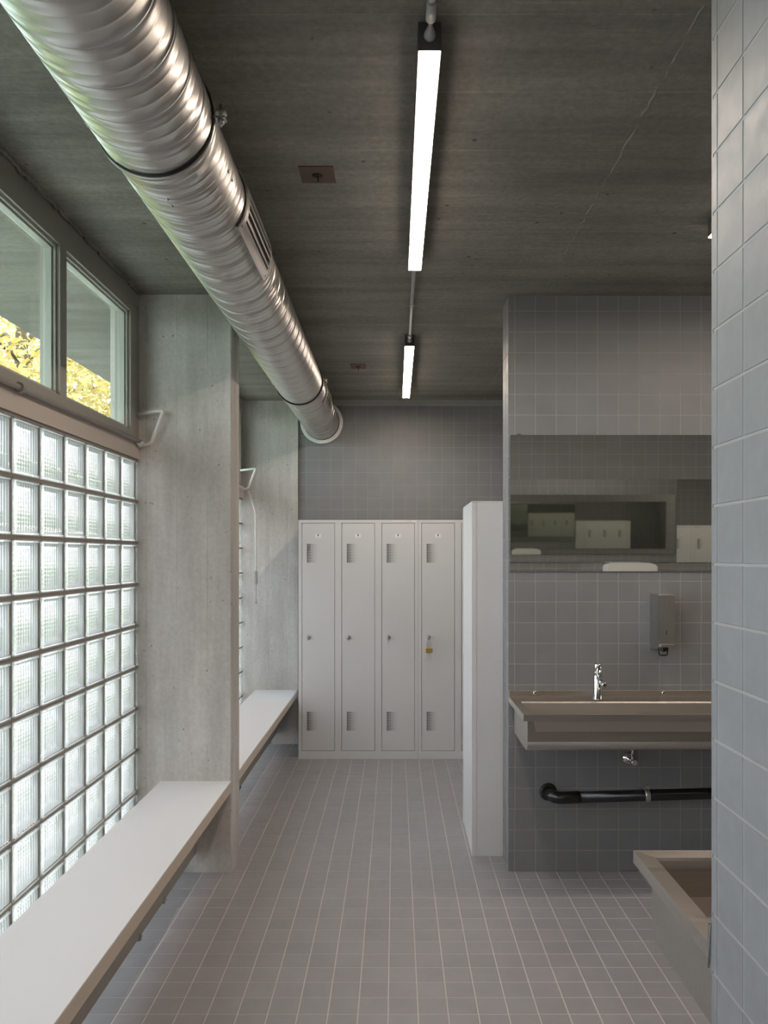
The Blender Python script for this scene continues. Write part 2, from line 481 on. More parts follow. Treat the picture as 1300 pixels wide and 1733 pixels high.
# ------------------------------------------------------------------ glass block walls
BW, BH = .2033, .1977
def block_mesh(seedshift=0):
    w, h, d = BW-.0130, BH-.0125, .080
    q = MB()
    def plate(x_flat, x_face, sgn, vertical):
        """closed ribbed plate. ribs on the x_face side"""
        L = w if vertical else h; H = h if vertical else w
        bd = .013; n = 9; seg = 6
        us = [-L/2, -L/2+bd-.003]; xs = [x_face, x_face]
        span = L-2*bd
        for i in range(n*seg+1):
            t = i/(n*seg); us.append(-L/2+bd+span*t)
            xs.append(x_face-sgn*.0035+sgn*.0030*(abs(math.sin(PI*t*n))-1)+sgn*.0005)
        us += [L/2-bd+.003, L/2]; xs += [x_face, x_face]
        hs = [-H/2, -H/2+bd-.003, -H/2+bd, H/2-bd, H/2-bd+.003, H/2]
        def P(u, vv, x): return Vector((x, u, vv)) if vertical else Vector((x, vv, u))
        n0 = len(q.v)
        for vi, vv in enumerate(hs):
            for ui, u in enumerate(us):
                x = xs[ui] if vi in (2, 3) else x_face
                q.v.append(P(u, vv, x))
        K = len(us)
        for a in range(len(hs)-1):
            for c in range(K-1):
                q.face((n0+a*K+c, n0+a*K+c+1, n0+(a+1)*K+c+1, n0+(a+1)*K+c), a == 2)
        # flat side and rim
        c0 = n0; c1 = n0+K-1; c2 = n0+(len(hs)-1)*K+K-1; c3 = n0+(len(hs)-1)*K
        m0 = len(q.v)
        for (u, vv) in ((-L/2, -H/2), (L/2, -H/2), (L/2, H/2), (-L/2, H/2)): q.v.append(P(u, vv, x_flat))
        q.face((m0, m0+1, m0+2, m0+3))
        low = [n0+i for i in range(K)]; hi = [c3+i for i in range(K)]
        q.face([m0, *low, m0+1]); q.face([m0+3, *hi, m0+2])
        lf = [n0+a*K for a in range(len(hs))]; rt = [n0+a*K+K-1 for a in range(len(hs))]
        q.face([m0, *lf, m0+3]); q.face([m0+1, *rt, m0+2])
    q.m = 0
    plate(-.011, 0, 1, True)
    plate(-d, -d+.012, 1, False)
    q.m = 1
    x0, x1 = -.0112, -d+.0122; t = .004
    for (a, b_) in (((-w/2, -h/2), (w/2, -h/2+t)), ((-w/2, h/2-t), (w/2, h/2)), ((-w/2, -h/2+t), (-w/2+t, h/2-t)), ((w/2-t, -h/2+t), (w/2, h/2-t))):
        q.box(x0, x1, a[0], b_[0], a[1], b_[1])
    return q.mesh('glass_block', [M['block'], M['block_side']])
BM = block_mesh()
XF = XL-.003
def block_wall(name, y_first, ncols, y0, y1):
    root = empty(name, (XL, (y0+y1)/2, 0), kind='structure')
    off = wloc(root)
    q = MB()
    for r in range(11):
        z = r*BH; q.box(XL-.078, XL-.006, y0, y1, max(z-.0063, 0), z+.0063)
    q.build('mortar_joint', M['mortar'], root)['kind'] = 'stuff'
    q = MB()
    for c in range(ncols+1):
        y = y_first+c*BW
        if y0-.01 < y < y1+.01:
            q.box(XL-.0775, XL-.0065, max(y-.0065, y0), min(y+.0065, y1), .005, 10*BH-.006)
    q.build('mortar_joint', M['mortar'], root)['kind'] = 'stuff'
    for c in range(ncols):
        for r in range(10):
            o = bpy.data.objects.new('glass_block', BM); COL.objects.link(o); o.parent = root
            y = y_first+(c+.5)*BW
            o.location = Vector((XL, y, (r+.5)*BH))-off
            if y+BW/2 > y1+.02 or y-BW/2 < y0-.02: pass
    return root
# near bay: joint at 3.785, going back behind the camera, and a strip of the next block tucked behind the pier
NC = 24
block_wall('wall_left', 3.785-NC*BW+0*BW, NC+1, 3.785-NC*BW, YP+.16)
block_wall('wall_left_far', 4.028, 12, YP2-.02, YB)
struct('wall_left_rear', M['plaster'], XL-.14, XL, YR-.15, 3.785-NC*BW-.006, 0, ZC)

# ------------------------------------------------------------------ upper windows
def window(name, y0, y1, mull, label=None):
    root = empty(name, (XL, (y0+y1)/2, 10*BH), kind='structure')
    zo0, zo1 = 2.062, 2.704; zi0, zi1 = 2.108, 2.658
    boxobj('sill_panel', M['sill'], root, XL-.075, XL+.002, y0, y1, 10*BH+.006, zo0)
    boxobj('head_rail', M['frame'], root, XL-.075, XL-.002, y0, y1, zo1+.002, ZC)
    q = MB()
    jy0, jy1 = y0+.096, y1-.096
    q.box(XL-.075, XL-.004, y0, jy0-.002, zo0+.002, zo1); q.build('side_post', M['frame'], root)
    boxobj('side_post', M['frame'], root, XL-.075, XL-.004, jy1+.002, y1, zo0+.002, zo1)
    f0, f1 = jy0+.042, jy1-.042
    q = MB()
    q.box(XL-.07, XL+.004, jy0, jy1, zo0+.002, zi0); q.box(XL-.07, XL+.004, jy0, jy1, zi1, zo1)
    q.box(XL-.07, XL+.004, jy0, f0, zi0, zi1); q.box(XL-.07, XL+.004, f1, jy1, zi0, zi1)
    q.build('window_frame', M['frame'], root)
    edges = [f0]
    for a in sorted(mull):
        boxobj('mullion', M['frame'], root, XL-.07, XL+.004, a, a+.057, zi0, zi1)
        edges += [a, a+.057]
    edges.append(f1)
    for i in range(0, len(edges), 2):
        a, b_ = edges[i], edges[i+1]
        if b_-a < .05: continue
        q = MB()
        for (xa, xb, w) in ((XL-.020, XL-.010, .010), (XL-.050, XL-.021, .018)):
            q.box(xa, xb, a, b_, zi0, zi0+w); q.box(xa, xb, a, b_, zi1-w, zi1)
            q.box(xa, xb, a, a+w, zi0+w, zi1-w); q.box(xa, xb, b_-w, b_, zi0+w, zi1-w)
        q.build('glazing_bead', M['bead'], root)
        boxobj('pane', M['pane'], root, XL-.046, XL-.041, a+.012, b_-.012, zi0+.012, zi1-.012)
    return root
window('window_1', 3.785-NC*BW, YP, [2.914-.776*k for k in range(5)])
window('window_2', YP2, YB-.03, [4.77, 5.55])

# roof overhang outside
struct('roof_overhang', M['ceiling'], -2.14, XL-.08, YR-3, 16, 2.82, 3.2)

# ------------------------------------------------------------------ benches
def bench(y0, y1, label, clips):
    t = empty('bench', ((XP-1.126)/2, (y0+y1)/2, 0), label, 'bench')
    q = MB(); q.box(-1.126, XP-.003, y0, y1, .436, .440, bev=.0008); q.build('seat', M['bench'], t)
    boxobj('edge_board', M['bench_edge'], t, -1.124, XP-.002, y0+.001, y1-.001, .389, .4362)
    boxobj('apron_panel', M['plinth'], t, -.985, -.955, y0+.002, y1-.002, .096, .389)
    for c in clips:
        q = MB(); q.box(-.955, -.951, c-.008, c+.008, .086, .108); q.box(-.985, -.951, c-.008, c+.008, .084, .088)
        q.lathe((-.951, c, .100), (1, 0, 0), [(0, .006), (.004, .006), (.006, .003)], 8)
        q.build('panel_clip', M['zinc'], t)
bench(-1.8, YP, 'long white bench in front beside the glass blocks, ending at the concrete pier', [2.98, 3.30, 2.0])
bench(YP2, YB-.03, 'white bench behind the concrete pier, ending at the lockers', [4.9, 6.1])

# ------------------------------------------------------------------ duct
DX, DZ, DR = -.594, 2.60, .140
duct = empty('ventilation_duct', (DX, YB-.08, DZ), 'long spiral-wound galvanised duct hanging under the ceiling on the left', 'duct')
PITCH = .126
def duct_r(ph):
    r = DR
    for c in (1/3, 2/3):
        d = abs(ph-c)*PITCH
        if d < .007: r += .0015*(.5+.5*math.cos(PI*d/.007))
    d = ph*PITCH
    if d < .0045: r += .0016
    elif d < .0085: r -= .0024
    return r
def duct_section(y0, y1, dr=0.0):
    SEG = 72
    phs = [0, .003, .034, .038, .066, .072]
    for c in (1/3, 2/3):
        phs += [c-.055, c-.038, c-.019, c, c+.019, c+.038, c+.055]
    phs += [.2, .5, .83, .999]; phs = sorted(phs)
    q = MB(); rows = []
    k0 = math.floor(y0/PITCH)-2; k1 = math.ceil(y1/PITCH)+1
    for k in range(k0, k1):
        for p in phs: rows.append((k+p, p))
    n0 = 0
    for (a, p) in rows:
        r = duct_r(p)+dr
        for j in range(SEG+1):
            th = PI+2*PI*j/SEG   # from -x side through the bottom to +x
            y = a*PITCH+.05+PITCH*j/SEG
            yy = min(max(y, y0), y1)
            rj = r if y0+.001 < y < y1-.001 else DR+dr
            q.v.append(Vector((DX+rj*math.cos(th), yy, DZ+rj*math.sin(th))))
    K = SEG+1
    for i in range(len(rows)-1):
        for j in range(SEG):
            ids = (n0+i*K+j, n0+i*K+j+1, n0+(i+1)*K+j+1, n0+(i+1)*K+j)
            ys = [q.v[t].y for t in ids]
            if max(ys)-min(ys) < 1e-6: continue
            q.face(ids, True)
    o = q.build('duct_pipe', M['galv'], duct, fix=False)
    return o
duct_section(-2.2, 1.965, .0035)
duct_section(1.98, 4.93)
duct_section(4.95, 6.47)
def ring(y, w, r0, r1, m, name):
    q = MB(); q.lathe((DX, y, DZ), (0, 1, 0), [(0, r0), (0, r1), (w, r1), (w, r0)], 64)
    return q.build(name, m, duct)
for y in (1.958, 4.926):
    c = ring(y, .026, .12, DR+.0085, M['rubber'], 'hanger_clamp')
    q = MB(); q.lathe((DX, y+.004, DZ), (0, 1, 0), [(0, DR+.008), (0, DR+.0105), (.018, DR+.0105), (.018, DR+.008)], 64)
    q.build('steel_band', M['zinc'], c)
    for s in (1, -1):
        q = MB(); ex = DX+s*(DR+.024)
        q.box(ex-.016*s, ex+.012*s, y-.002, y+.024, DZ-.004, DZ+.0); q.box(ex-.016*s, ex+.012*s, y-.002, y+.024, DZ+.012, DZ+.016)
        q.tube([(ex, y+.011, DZ-.02), (ex, y+.011, DZ+.034)], .004, 8)
        q.lathe((ex, y+.011, DZ-.014), (0, 0, 1), [(0, .008), (.009, .008)], 6)
        q.build('threaded_rod', M['zinc'], c)
# smooth sleeve just past the first clamp
ring(1.985, .055, .13, DR+.0028, M['galv'], 'sleeve')
ring(4.95, .04, .13, DR+.0028, M['galv'], 'sleeve')
# rivets
def on_duct(th, y, r=DR): return Vector((DX+r*math.cos(th), y, DZ+r*math.sin(th)))
for th, ys in ((math.radians(-92), (2.10, 2.14)), (math.radians(-12), (2.18, 2.23))):
    for y in ys:
        q = MB(); p = on_duct(th, y, DR+.001); n = Vector((math.cos(th), 0, math.sin(th)))
        q.lathe(p, n, [(0, .0045), (.002, .004), (.0035, .0015)], 10); q.build('rivet', M['zinc'], duct)
def grille(y0, y1, a0, a1):
    """raised register curved round the duct side, with slats along it"""
    g = MB(); ro = DR+.011
    def arc(r, aa, bb, n=8): return [(DX+r*math.cos(aa+(bb-aa)*i/n), DZ+r*math.sin(aa+(bb-aa)*i/n)) for i in range(n+1)]
    def slab(aa, bb, ya, yb, r0=DR-.004, r1=ro, n=3):
        o = arc(r1, aa, bb, n); i_ = arc(r0, aa, bb, n)[::-1]
        g.prism(o+i_, 1, ya, yb)
    m = math.radians(13)
    slab(a0, a0+m, y0, y1); slab(a1-m, a1, y0, y1)
    slab(a0+m, a1-m, y0, y0+.028, n=8); slab(a0+m, a1-m, y1-.028, y1, n=8)
    fr = g.build('air_grille', M['galv'], duct)
    g = MB(); slab(a0+m, a1-m, y0+.028, y1-.028, DR-.003, DR+.003, 8); g.build('grille_back', M['rubber'], fr)
    n = 5
    for i in range(n):
        a = a0+m+(a1-a0-2*m)*(i+.5)/n
        g = MB(); w = math.radians(1.4)
        slab(a-w, a+w, y0+.028, y1-.028, DR+.006, DR+.0105, 1); g.build('slat', M['galv'], fr)
    # thin black strip along the near end, and screws
    g = MB(); slab(a0, a1, y0-.003, y0-.0002, DR-.002, DR+.005, 10); g.build('end_strip', M['rubber'], fr)
    for aa in (a0+m/2, a1-m/2):
        for yy in (y0+.014, y1-.014):
            g = MB(); g.lathe(on_duct(aa, yy, ro), (math.cos(aa), 0, math.sin(aa)), [(0, .0045), (.002, .0035)], 8); g.build('screw', M['zinc'], fr)
grille(2.41, 2.87, math.radians(-37), math.radians(37))
grille(5.20, 5.59, math.radians(-34), math.radians(34))
q = MB(); a = math.radians(-58)
p = on_duct(a, 6.05, DR+.0035); n = Vector((math.cos(a), 0, math.sin(a)))
q.lathe(p, n, [(0, .013), (.0006, .013)], 20); st = q.build('round_sticker', M['paper'], duct)
q = MB(); q.lathe(p+n*.0006, n, [(0, .008), (0, .0125), (.0004, .0125), (.0004, .008)], 20); q.build('sticker_ring', M['red'], st)
# collar where the duct meets the far wall
q = MB(); q.lathe((DX, YB-.05, DZ), (0, 1, 0), [(0, DR+.003), (0, .168), (.004, .172), (.046, .173), (.0475, .10)], 64)
q.build('wall_collar', M['plastic_white'], duct)
ring(YB-.058, .010, .12, DR+.005, M['rubber'], 'gasket')

# ------------------------------------------------------------------ linear lamps
LX0, LX1, LZ = .054, .108, 2.705
def lamp(name_label, y0, y1, along='y', x=None):
    if along == 'y':
        A = (LX0, LX1, y0, y1); c = ((LX0+LX1)/2, (y0+y1)/2, LZ)
    else:
        A = (x[0], x[1], y0, y1); c = ((x[0]+x[1])/2, (y0+y1)/2, LZ)
    t = empty('linear_lamp', c, name_label, 'ceiling lamp')
    boxobj('housing', M['housing'], t, A[0], A[1], A[2], A[3], LZ+.003, ZC-.001)
    e = .0015
    boxobj('diffuser', M['lamp'], t, A[0]+e, A[1]-e, A[2]+e, A[3]-e, LZ, LZ+.0029)
    if along == 'y':
        q = MB(); cx = (LX0+LX1)/2
        q.lathe((cx, y0, 2.742), (0, -1, 0), [(0, .014), (.008, .014), (.009, .012), (.022, .010), (.024, .006), (.05, .0045)], 12)
        q.build('cable_gland', M['conduit'], t)
    return t
lamp('glowing linear lamp nearest on the ceiling, long in view', 1.875, 3.31)
lamp('glowing linear lamp further off, in front of the far tiled wall', 4.52, 5.98)
lamp('linear lamp above and behind the camera in the same row', -1.30, .145)
lamp('linear lamp across the washing area beyond the near right wall', 2.92, 2.974, 'x', (1.166, 2.62))
lamp('added unseen lamp to light the next aisle, beyond the washbasin wall', 2.2, 2.254, 'x', (3.5, 4.95))  # added out of view to brighten the aisle the mirrors show
lamp('added unseen lamp to light the lockers behind the washbasin wall', 5.0, 5.054, 'x', (3.5, 4.95))  # also added, lifts the far lockers in the reflections
def conduit(y0, y1, label):
    q = MB(); cx = (LX0+LX1)/2
    q.tube([(cx, y0, 2.748), (cx, y1, 2.748)], .009, 12)
    t = empty('conduit', (cx, (y0+y1)/2, 2.748), label, 'conduit'); q.build('tube', M['conduit'], t)
    q = MB(); q.tube([(cx, y1-.06, 2.748), (cx, y1, 2.748)], .0115, 12); q.build('end_sleeve', M['conduit'], t)
    q = MB(); yy = (y0+y1)/2; q.box(cx-.014, cx+.014, yy-.008, yy+.008, 2.739, ZC); q.build('clip', M['conduit'], t)
conduit(3.312, 4.468, 'grey conduit joining the near and the far linear lamp')
conduit(.147, 1.825, 'grey conduit reaching the near end of the front linear lamp')

# rusty cast-in plates in the ceiling
def plate(x, y, w, d, label):
    t = empty('ceiling_plate', (x, y, ZC), label, 'cover plate')
    q = MB(); q.box(x-w/2, x+w/2, y-d/2, y+d/2, ZC-.004, ZC+.002, bev=.001); q.build('plate', M['rust'], t)
    q = MB(); q.lathe((x, y, ZC-.004), (0, 0, -1), [(0, .017), (.001, .017), (.0012, .012)], 16); q.build('hole_rim', M['rust_dark'], t)
    q = MB(); q.tube([(x, y, ZC-.004), (x+.003, y+.004, ZC-.02), (x+.001, y-.012, ZC-.03)], .0018, 6); q.build('wire_stub', M['rust_dark'], t)
plate(-.256, 2.622, .112, .112, 'rusty square plate in the ceiling between the duct and the near lamp')
plate(-.245, 5.27, .10, .13, 'small rusty plate in the far ceiling right of the duct end')

# ------------------------------------------------------------------ window openers
def arc_pts(pts, r=.02, n=5):
    pts = [Vector(p) for p in pts]; out = [pts[0]]
    for i in range(1, len(pts)-1):
        a = (pts[i-1]-pts[i]).normalized(); b_ = (pts[i+1]-pts[i]).normalized()
        p0 = pts[i]+a*r; p2 = pts[i]+b_*r
        for k in range(n+1):
            t = k/n; out.append(p0*(1-t)**2+pts[i]*2*t*(1-t)+p2*t*t)
    out.append(pts[-1]); return out
def opener(y0, y1, yl, label, handle=False):
    t = empty('window_opener', (XL+.02, yl, 2.06), label, 'window opener')
    q = MB(); q.tube([(XL+.02, y0, 2.062), (XL+.02, y1, 2.062)], .0095, 12); q.build('rod', M['frame' if not handle else 'white_metal'], t)
    q = MB(); q.tube(arc_pts([(XL+.005, yl, 2.196), (XL+.125, yl, 2.210), (XL+.068, yl, 2.058), (XL+.008, yl, 2.044)], .014), .0085, 10)
    q.build('lever', M['white_metal'], t)
    q = MB(); q.lathe((XL+.02, yl-.03, 2.055), (0, 1, 0), [(0, .013), (.05, .013)], 12); q.build('elbow_joint', M['white_metal'], t)
    for yy in ([2.57, 1.2] if not handle else [4.9]):
        q = MB(); q.lathe((XL+.02, yy-.012, 2.062), (0, 1, 0), [(0, .017), (.024, .017)], 14)
        q.box(XL+.003, XL+.02, yy-.008, yy+.008, 2.054, 2.070); q.build('rod_bracket', M['frame' if not handle else 'white_metal'], t)
    if handle:
        q = MB(); q.tube(arc_pts([(XL+.07, yl-.01, 2.035), (XL+.128, yl-.02, 1.87), (XL+.132, yl-.02, 1.38)], .03), .0085, 10); q.build('crank_rod', M['white_metal'], t)
        q = MB(); q.lathe((XL+.132, yl-.02, 1.40), (0, 0, -1), [(0, .013), (.09, .013), (.10, .008), (.11, .003), (.24, .003), (.245, .007), (.255, .007)], 12)
        q.build('crank_handle', M['conduit'], t)
opener(-.9, 3.79, 3.79, 'taupe opener rod along the near window sill with a bent white lever at the pier')
opener(4.06, 6.31, 6.30, 'white window opener behind the pier with a hanging crank handle', True)

# ------------------------------------------------------------------ lockers
LW, LH, LD, MOD = .8967, 1.790, .49, .2989
def vent_mesh():
    w, h = .078, .142; nc, nr = 7, 12
    q = MB()
    for i in range(nc):
        for j in range(nr):
            x0 = w*i/nc; x1 = w*(i+1)/nc; z0 = h*j/nr; z1 = h*(j+1)/nr
            s = (.0089, .0083, .0073, .0060, .0048, .0036, .0024)[i]/2
            cx, cz = (x0+x1)/2, (z0+z1)/2
            O = [(x0, z0), (x1, z0), (x1, z1), (x0, z1)]; I = [(cx-s, cz-s), (cx+s, cz-s), (cx+s, cz+s), (cx-s, cz+s)]
            for k in range(4):
                l = (k+1) % 4
                q.quad((O[k][0], 0, O[k][1]), (O[l][0], 0, O[l][1]), (I[l][0], 0, I[l][1]), (I[k][0], 0, I[k][1]))
    return q.mesh('vent', M['locker'], fix=False)
VM = vent_mesh()
def locker_unit(x0, label, group=None):
    t = empty('locker', (x0+LW/2, YK+LD/2, 0), label, 'locker', group)
    x1 = x0+LW; y = YK; yb = YK+LD
    q = MB()
    q.box(x0, x0+.0012, y+.02, yb, 0, LH); q.box(x1-.0012, x1, y+.02, yb, 0, LH)
    q.box(x0, x1, y+.02, yb, LH-.0012, LH); q.box(x0, x1, yb-.002, yb, 0, LH); q.box(x0, x1, y+.02, yb, .05, .052)
    for k in (1, 2): q.box(x0+MOD*k-.001, x0+MOD*k+.001, y+.02, yb, .05, LH)
    q.build('carcass', M['locker'], t)
    for k in range(3): boxobj('shade_sheet', M['locker_shade'], t, x0+MOD*k+.004, x0+MOD*(k+1)-.004, yb-.006, yb-.003, .056, LH-.004)  # dark sheet painted as shade, so the vent holes read black
    q = MB(); dl, dw, z0, z1 = .028, .243, .064, 1.765; e = .003
    q.box(x0+.0008, x1-.0008, y, y+.02, z1+e, LH, bev=.0008); q.box(x0+.0008, x1-.0008, y, y+.02, 0, z0-e, bev=.0008)
    xs = [x0+.0008]
    for k in range(3): xs += [x0+MOD*k+dl-e, x0+MOD*k+dl+dw+e]
    xs.append(x1-.0008)
    for i in range(0, 8, 2): q.box(xs[i], xs[i+1], y, y+.02, z0-e, z1+e, bev=.0006)
    q.build('front_frame', M['locker'], t)
    for k in range(3):
        a = x0+MOD*k+dl; b_ = a+dw; v0, v1 = a+.035, a+.035+.078
        q = MB()
        for (xa, xb, za, zb) in ((a, v0, z0, z1), (v1, b_, z0, z1), (v0, v1, z0, .213), (v0, v1, .355, 1.470), (v0, v1, 1.612, z1)):
            q.box(xa, xb, y+.0012, y+.003, za, zb)
        for (xa, xb, za, zb) in ((a, b_, z0, z0+.001), (a, b_, z1-.001, z1), (a, a+.001, z0, z1), (b_-.001, b_, z0, z1)):
            q.box(xa, xb, y+.003, y+.018, za, zb)
        d = q.build('door', M['locker'], t); off = wloc(t)
        for zv in (.213, 1.470):
            o = bpy.data.objects.new('vent', VM); COL.objects.link(o); o.parent = d; o.location = Vector((v0, y+.0016, zv))-off
        q = MB(); cx = (a+b_)/2-.001
        q.box(cx-.021, cx+.021, y-.0004, y+.0012, 1.657, 1.686); pl = q.build('number_plate', M['paper'], d)
        q = MB(); q.box(cx-.004, cx+.004, y-.0008, y-.0004, 1.672, 1.684)
        q.box(cx-.0015, cx+.0015, y-.0008, y-.0004, 1.664, 1.672)
        pl2 = q.build('number_mark', M['ink'], d)
        q = MB(); kx = a+.049
        q.lathe((kx, y+.0012, .911), (0, -1, 0), [(0, .016), (.003, .016), (.004, .0125), (.020, .0115), (.023, .009)], 16)
        q.box(kx-.004, kx+.004, y-.036, y-.018, .892, .930, bev=.001)
        q.build('turn_lock', M['zinc'], d)
    return t
locker_unit(-.725, 'grey three-door steel locker at the left end of the far row')
locker_unit(-.725+LW, 'grey steel locker with the brass padlock on its left door')
for k, lb in ((2, 'grey three-door locker third along the far row, seen in the mirror'), (3, 'grey three-door locker fourth along the far row'), (4, 'grey three-door locker fifth along the far row, past the washbasin wall'), (5, 'grey three-door locker at the right end of the far row')):
    locker_unit(-.725+LW*k, lb)
# sticker on the top rail
q = MB(); q.box(.125, .155, YK-.0004, YK, 1.776, 1.785); s_ = q.build('sticker', M['paper']); tag(s_, 'tiny white sticker on the top rail above the third locker door', 'sticker')
# padlock hanging from the fourth door's lock
px = -.725+LW+.028+.049
t = empty('padlock', (px+.002, YK-.026, .82), 'small brass padlock hanging on the fourth locker door', 'padlock')
q = MB(); q.box(px-.027+.003, px+.027+.003, YK-.035, YK-.019, .800, .836, bev=.003); q.build('body', M['brass'], t)
q = MB()
q.tube(arc_pts([(px-.013, YK-.027, .83), (px-.013, YK-.027, .898), (px-.002, YK-.027, .908), (px+.012, YK-.027, .898), (px+.016, YK-.027, .83)], .006), .003, 8)
q.build('shackle', M['chrome'], t)

# end of the back-to-back bank behind the washbasin wall
t = empty('locker', (.386+LW/2, YA2+.27, 0), 'light grey locker bank seen end-on beside the washbasin wall', 'locker')
x0, x1, ya, yb = .388, .388+LW, YA2+.004, YA2+.534
q = MB(); q.box(x0+.002, x1, ya+.002, yb-.02, .0, LH); q.build('carcass', M['locker'], t)
q = MB(); q.box(x0, x0+.024, ya, ya+.010, 0, LH+.004, bev=.001); q.build('corner_strip', M['locker'], t)
q = MB(); q.box(x0, x1, ya+.0, yb-.02, LH, LH+.008, bev=.001); q.build('top_panel', M['locker'], t)
q = MB(); q.box(x0, x1, yb-.020, yb, 0, .064); q.box(x0, x1, yb-.020, yb, 1.765, LH)
for k in range(4):
    a = x0 if k == 0 else x0+MOD*k-.028; b_ = x0+.028 if k == 0 else min(x0+MOD*k+.028, x1)
    q.box(a, b_, yb-.020, yb, .064, 1.765)
q.build('front_frame', M['locker'], t)
for k in range(3):
    a = x0+MOD*k+.030
    d = boxobj('door', M['locker'], t, a, a+.239, yb-.005, yb-.002, .066, 1.763)
    q = MB(); q.lathe((a+.19, yb-.002, .911), (0, 1, 0), [(0, .016), (.003, .016), (.004, .0125), (.02, .0115)], 12); q.build('turn_lock', M['zinc'], d)

# ------------------------------------------------------------------ washbasins
def basin(yw, s, x0, x1, label, fittings):
    """yw wall face, s = -1 when the trough comes towards the camera"""
    zr = .845; D = .455
    t = empty('wash_trough', ((x0+x1)/2, yw+s*D/2, .672), label, 'washbasin')
    def Y(d): return yw+s*d
    q = MB()
    O = [(x0, Y(.012)), (x1, Y(.012)), (x1, Y(D)), (x0, Y(D))]
    a0, a1, d0, d1 = x0+.040, x1-.040, .125, D-.035
    I = [(a0, Y(d0)), (a1, Y(d0)), (a1, Y(d1)), (a0, Y(d1))]
    I2 = [(a0+.004, Y(d0+.004)), (a1-.004, Y(d0+.004)), (a1-.004, Y(d1-.004)), (a0+.004, Y(d1-.004))]
    B = [(a0+.035, Y(d0+.030)), (a1-.035, Y(d0+.030)), (a1-.035, Y(d1-.030)), (a0+.035, Y(d1-.030))]
    U = [(x0+.006, Y(.012)), (x1-.006, Y(.012)), (x1-.006, Y(D-.006)), (x0+.006, Y(D-.006))]
    rings = [[(*p, zr-.028) for p in U], [(*p, zr-.028) for p in O], [(*p, zr) for p in O], [(*p, zr-.004) for p in I], [(*p, zr-.010) for p in I2],
             [(*p, .715) for p in B], [(*((x0+x1)/2+(p[0]-(x0+x1)/2)*.92, p[1]), .704) for p in B]]
    n0 = len(q.v)
    for r in rings: q.v += [Vector(p) for p in r]
    for i in range(len(rings)-1):
        for j in range(4): k = (j+1) % 4; q.face((n0+i*4+j, n0+i*4+k, n0+(i+1)*4+k, n0+(i+1)*4+j))
    e = n0+(len(rings)-1)*4; q.face((e, e+1, e+2, e+3))
    q.build('basin', M['sink'], t)
    # casing with a rounded lower front corner
    bd = D-.055; prof = [(Y(.004), zr-.024), (Y(.004), .672)]
    rad = .045
    for k in range(7):
        a = PI/2*k/6; prof.append((Y(bd-rad+rad*math.sin(a)), .672+rad-rad*math.cos(a)))
    prof += [(Y(bd), zr-.030), (Y(bd), zr-.024)]
    q = MB()
    sect = prof
    n = len(q.v); K = len(sect)
    xa, xb = x0+.026, x1-.026
    q.v += [Vector((xa, *p)) for p in sect]+[Vector((xb, *p)) for p in sect]
    for i in range(K-1): q.face((n+i, n+i+1, n+K+i+1, n+K+i), 1 < i < K-3)
    q.face([n+i for i in range(K)]); q.face([n+K+i for i in range(K)][::-1])
    q.build('casing', M['casing'], t)
    q = MB(); q.box(x0, x1, Y(.001), Y(.0115), zr-.028, .874, bev=.001)
    bs = q.build('backsplash', M['sink'], t)
    for xx in fittings:
        q = MB(); q.lathe((xx, Y(.0115), .862), (0, s, 0), [(0, .009), (.002, .009), (.004, .005)], 12); q.build('screw', M['chrome'], bs)
    q = MB(); q.lathe(((x0+x1)/2, Y(.28), .7042), (0, 0, 1), [(0, .03), (.003, .03), (.004, .022)], 20); q.build('drain', M['chrome'], t)
    return t
basin(YA, -1, XR+.001, 2.95, 'stainless steel wash trough on the tiled wall under the mirror', (.672, 1.29, 1.9, 2.5))
basin(YE, 1, XR+.001, 2.95, 'stainless steel wash trough in the bottom right corner on the near wall', (.69, 1.3, 1.9, 2.5))
# bracket showing past the wall's corner
q = MB(); q.prism([(YE+.001, .885), (YE+.004, .885), (YE+.010, .806), (YE+.008, .806)], 0, XR-.0045, XR+.0005)
q.build('end_bracket', M['chrome'], bpy.data.objects['wash_trough.001'])
# tap
t = empty('tap', (.956, YA-.085, .846), 'short chrome push tap standing on the wash trough', 'tap')
tx, ty = .956, YA-.085
q = MB(); q.lathe((tx, ty, .8445), (0, 0, 1), [(0, .0235), (.004, .0235), (.006, .0215), (.112, .0215), (.116, .020)], 28); q.build('body', M['chrome'], t)
q = MB(); q.lathe((tx, ty, .961), (0, 0, 1), [(0, .0185), (.008, .0185), (.010, .0215), (.016, .0215), (.017, .019), (.048, .019), (.052, .017)], 28); q.build('push_cap', M['chrome'], t)
q = MB(); q.tube([(tx, ty, .955), (tx+.001, ty-.045, .938), (tx+.002, ty-.085, .930)], [.017, .013, .0105], 14); sp = q.build('spout', M['chrome'], t)
q = MB(); q.lathe((tx+.002, ty-.078, .934), (.05, -1, -.2), [(0, .012), (.03, .012), (.032, .009)], 14); q.build('nozzle', M['chrome'], sp)
